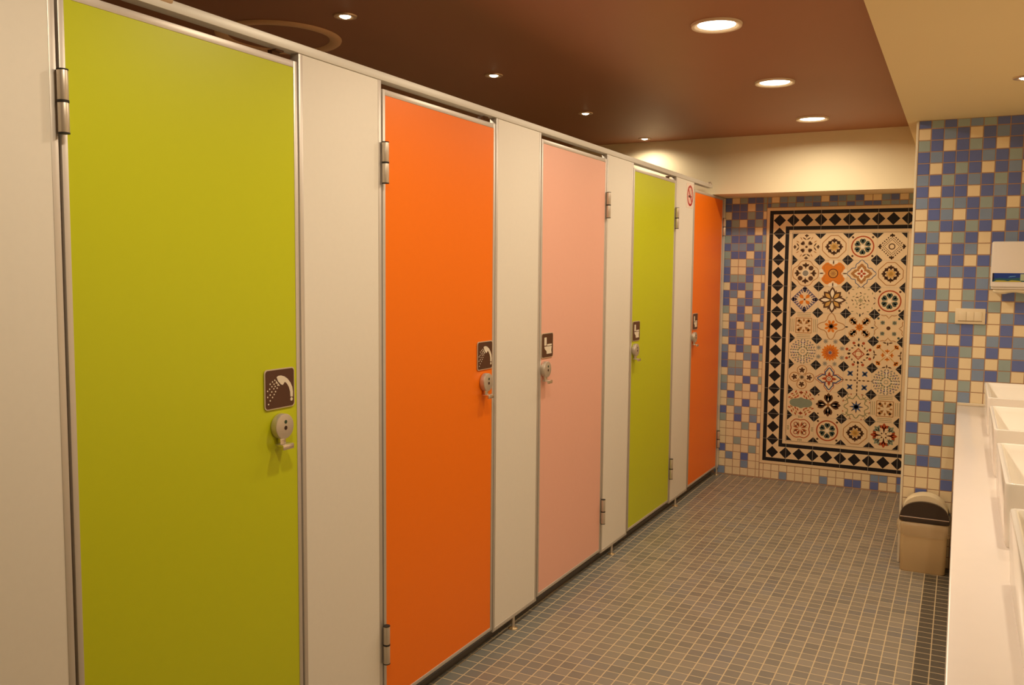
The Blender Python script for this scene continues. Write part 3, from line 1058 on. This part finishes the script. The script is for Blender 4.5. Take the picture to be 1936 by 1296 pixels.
for i in range(n + 1):
    x = XD0 + .012 + (.235) * i / n
    dz = .006 * math.sin(i * .9) + .016 * math.sin(PI * min(1, i / 9)) * .5
    vs += [(x, 4.842, 1.435), (x, 4.834, 1.430 - dz * .6), (x, 4.840 - .004 * math.sin(i * 1.2), 1.424 - dz)]
fs = []
for i in range(n):
    for k in range(2):
        a = i * 3 + k
        fs.append((a, a + 3, a + 4, a + 1))
b.add(vs, fs)
o = b.build('paper_towel', mat('towel_paper', (0.82, 0.72, 0.52), .8))
sm = o.modifiers.new('thickness', 'SOLIDIFY'); sm.thickness = .002
tag(o, 'creased paper towel sheet hanging from the bottom of the white dispenser', 'paper towel')

# ------------------------------------------------------------------ swing bin by the pillar
BX, BY = 1.486, 4.846
t = thing('swing_bin', 'small beige swing-top waste bin at the foot of the mosaic pillar', 'bin', (BX, BY, 0), 0)
R3 = lambda hx, hy, r, z: [(x, y, z) for x, y in rrect(0, 0, hx, hy, r, 6)]
b = B()
b.loops([R3(.100, .055, .020, 0), R3(.104, .058, .022, .006), R3(.107, .0615, .022, .150), R3(.110, .064, .024, .262), R3(.107, .061, .022, .262), R3(.102, .056, .020, .010)])
b.build('bin_body', mat('bin_beige', (0.60, 0.43, 0.225), .42), t)
LID = mat('lid_brown', (0.050, 0.032, 0.022), .30)
b = B()
b.loops([R3(.113, .067, .026, .258), R3(.1165, .070, .028, .262), R3(.1165, .070, .028, .280), R3(.1130, .067, .026, .2865), R3(.108, .062, .024, .288)], True, True)
def arch(hw, z0, zt, y0, y1, mi=0, bb=None, n=24, off=0.0):
    pr = []
    for i in range(n + 1):
        a = PI * i / n
        pr.append((hw * math.cos(a), z0 + (zt - z0) * math.sin(a) ** .85))
    k = len(pr)
    vs = [(u, y0, v) for u, v in pr] + [(u, y1, v) for u, v in pr]
    fs = [(i, i + 1, k + i + 1, k + i) for i in range(k - 1)] + [tuple(range(k)), tuple(range(k, 2 * k))[::-1], (0, k, 2 * k - 1, k - 1)]
    bb.add(vs, fs, mi)
arch(.110, .286, .366, -.064, -.046, 0, b)
arch(.110, .286, .366, .050, .064, 0, b)
b.build('bin_lid', LID, t, ang=40)
b = B(); b.box(-.112, .112, -.0700, -.0660, .2815, .2850, .0012)
b.build('lid_edge', mat('lid_edge_light', (0.62, 0.45, 0.34), .3), t)
b = B()
arch(.106, .288, .394, -.045, .049, 0, b)
b.build('bin_flap', mat('flap_cream', (0.80, 0.68, 0.46), .35), t, ang=40)
# translucent liner folded over the rim
b = B()
ls = []
for q, (hx, hy, z) in enumerate(((.1115, .0655, .2575), (.1170, .0710, .2520), (.1210, .0745, .2300), (.1190, .0730, .2050), (.1150, .0695, .1900))):
    l = []
    for i, (x, y, zz) in enumerate(R3(hx, hy, .028, z)):
        j = .0028 * math.sin(i * 2.3 + q) * (q > 0)
        l.append((BX + x * (1 + j / .11) - (.006 if x < -.08 and q in (1, 2) else 0), BY + y + (j if q else 0), zz + (.005 * math.sin(i * 1.1 + 1) if q in (3, 4) else 0)))
    ls.append(l)
b.loops(ls, False, False)
o = b.build('bin_liner', mat('liner_plastic', (0.74, 0.58, 0.36), .25, alpha=.35), ang=60)
tag(o, 'translucent plastic liner bag folded over the rim of the waste bin', 'bin bag')
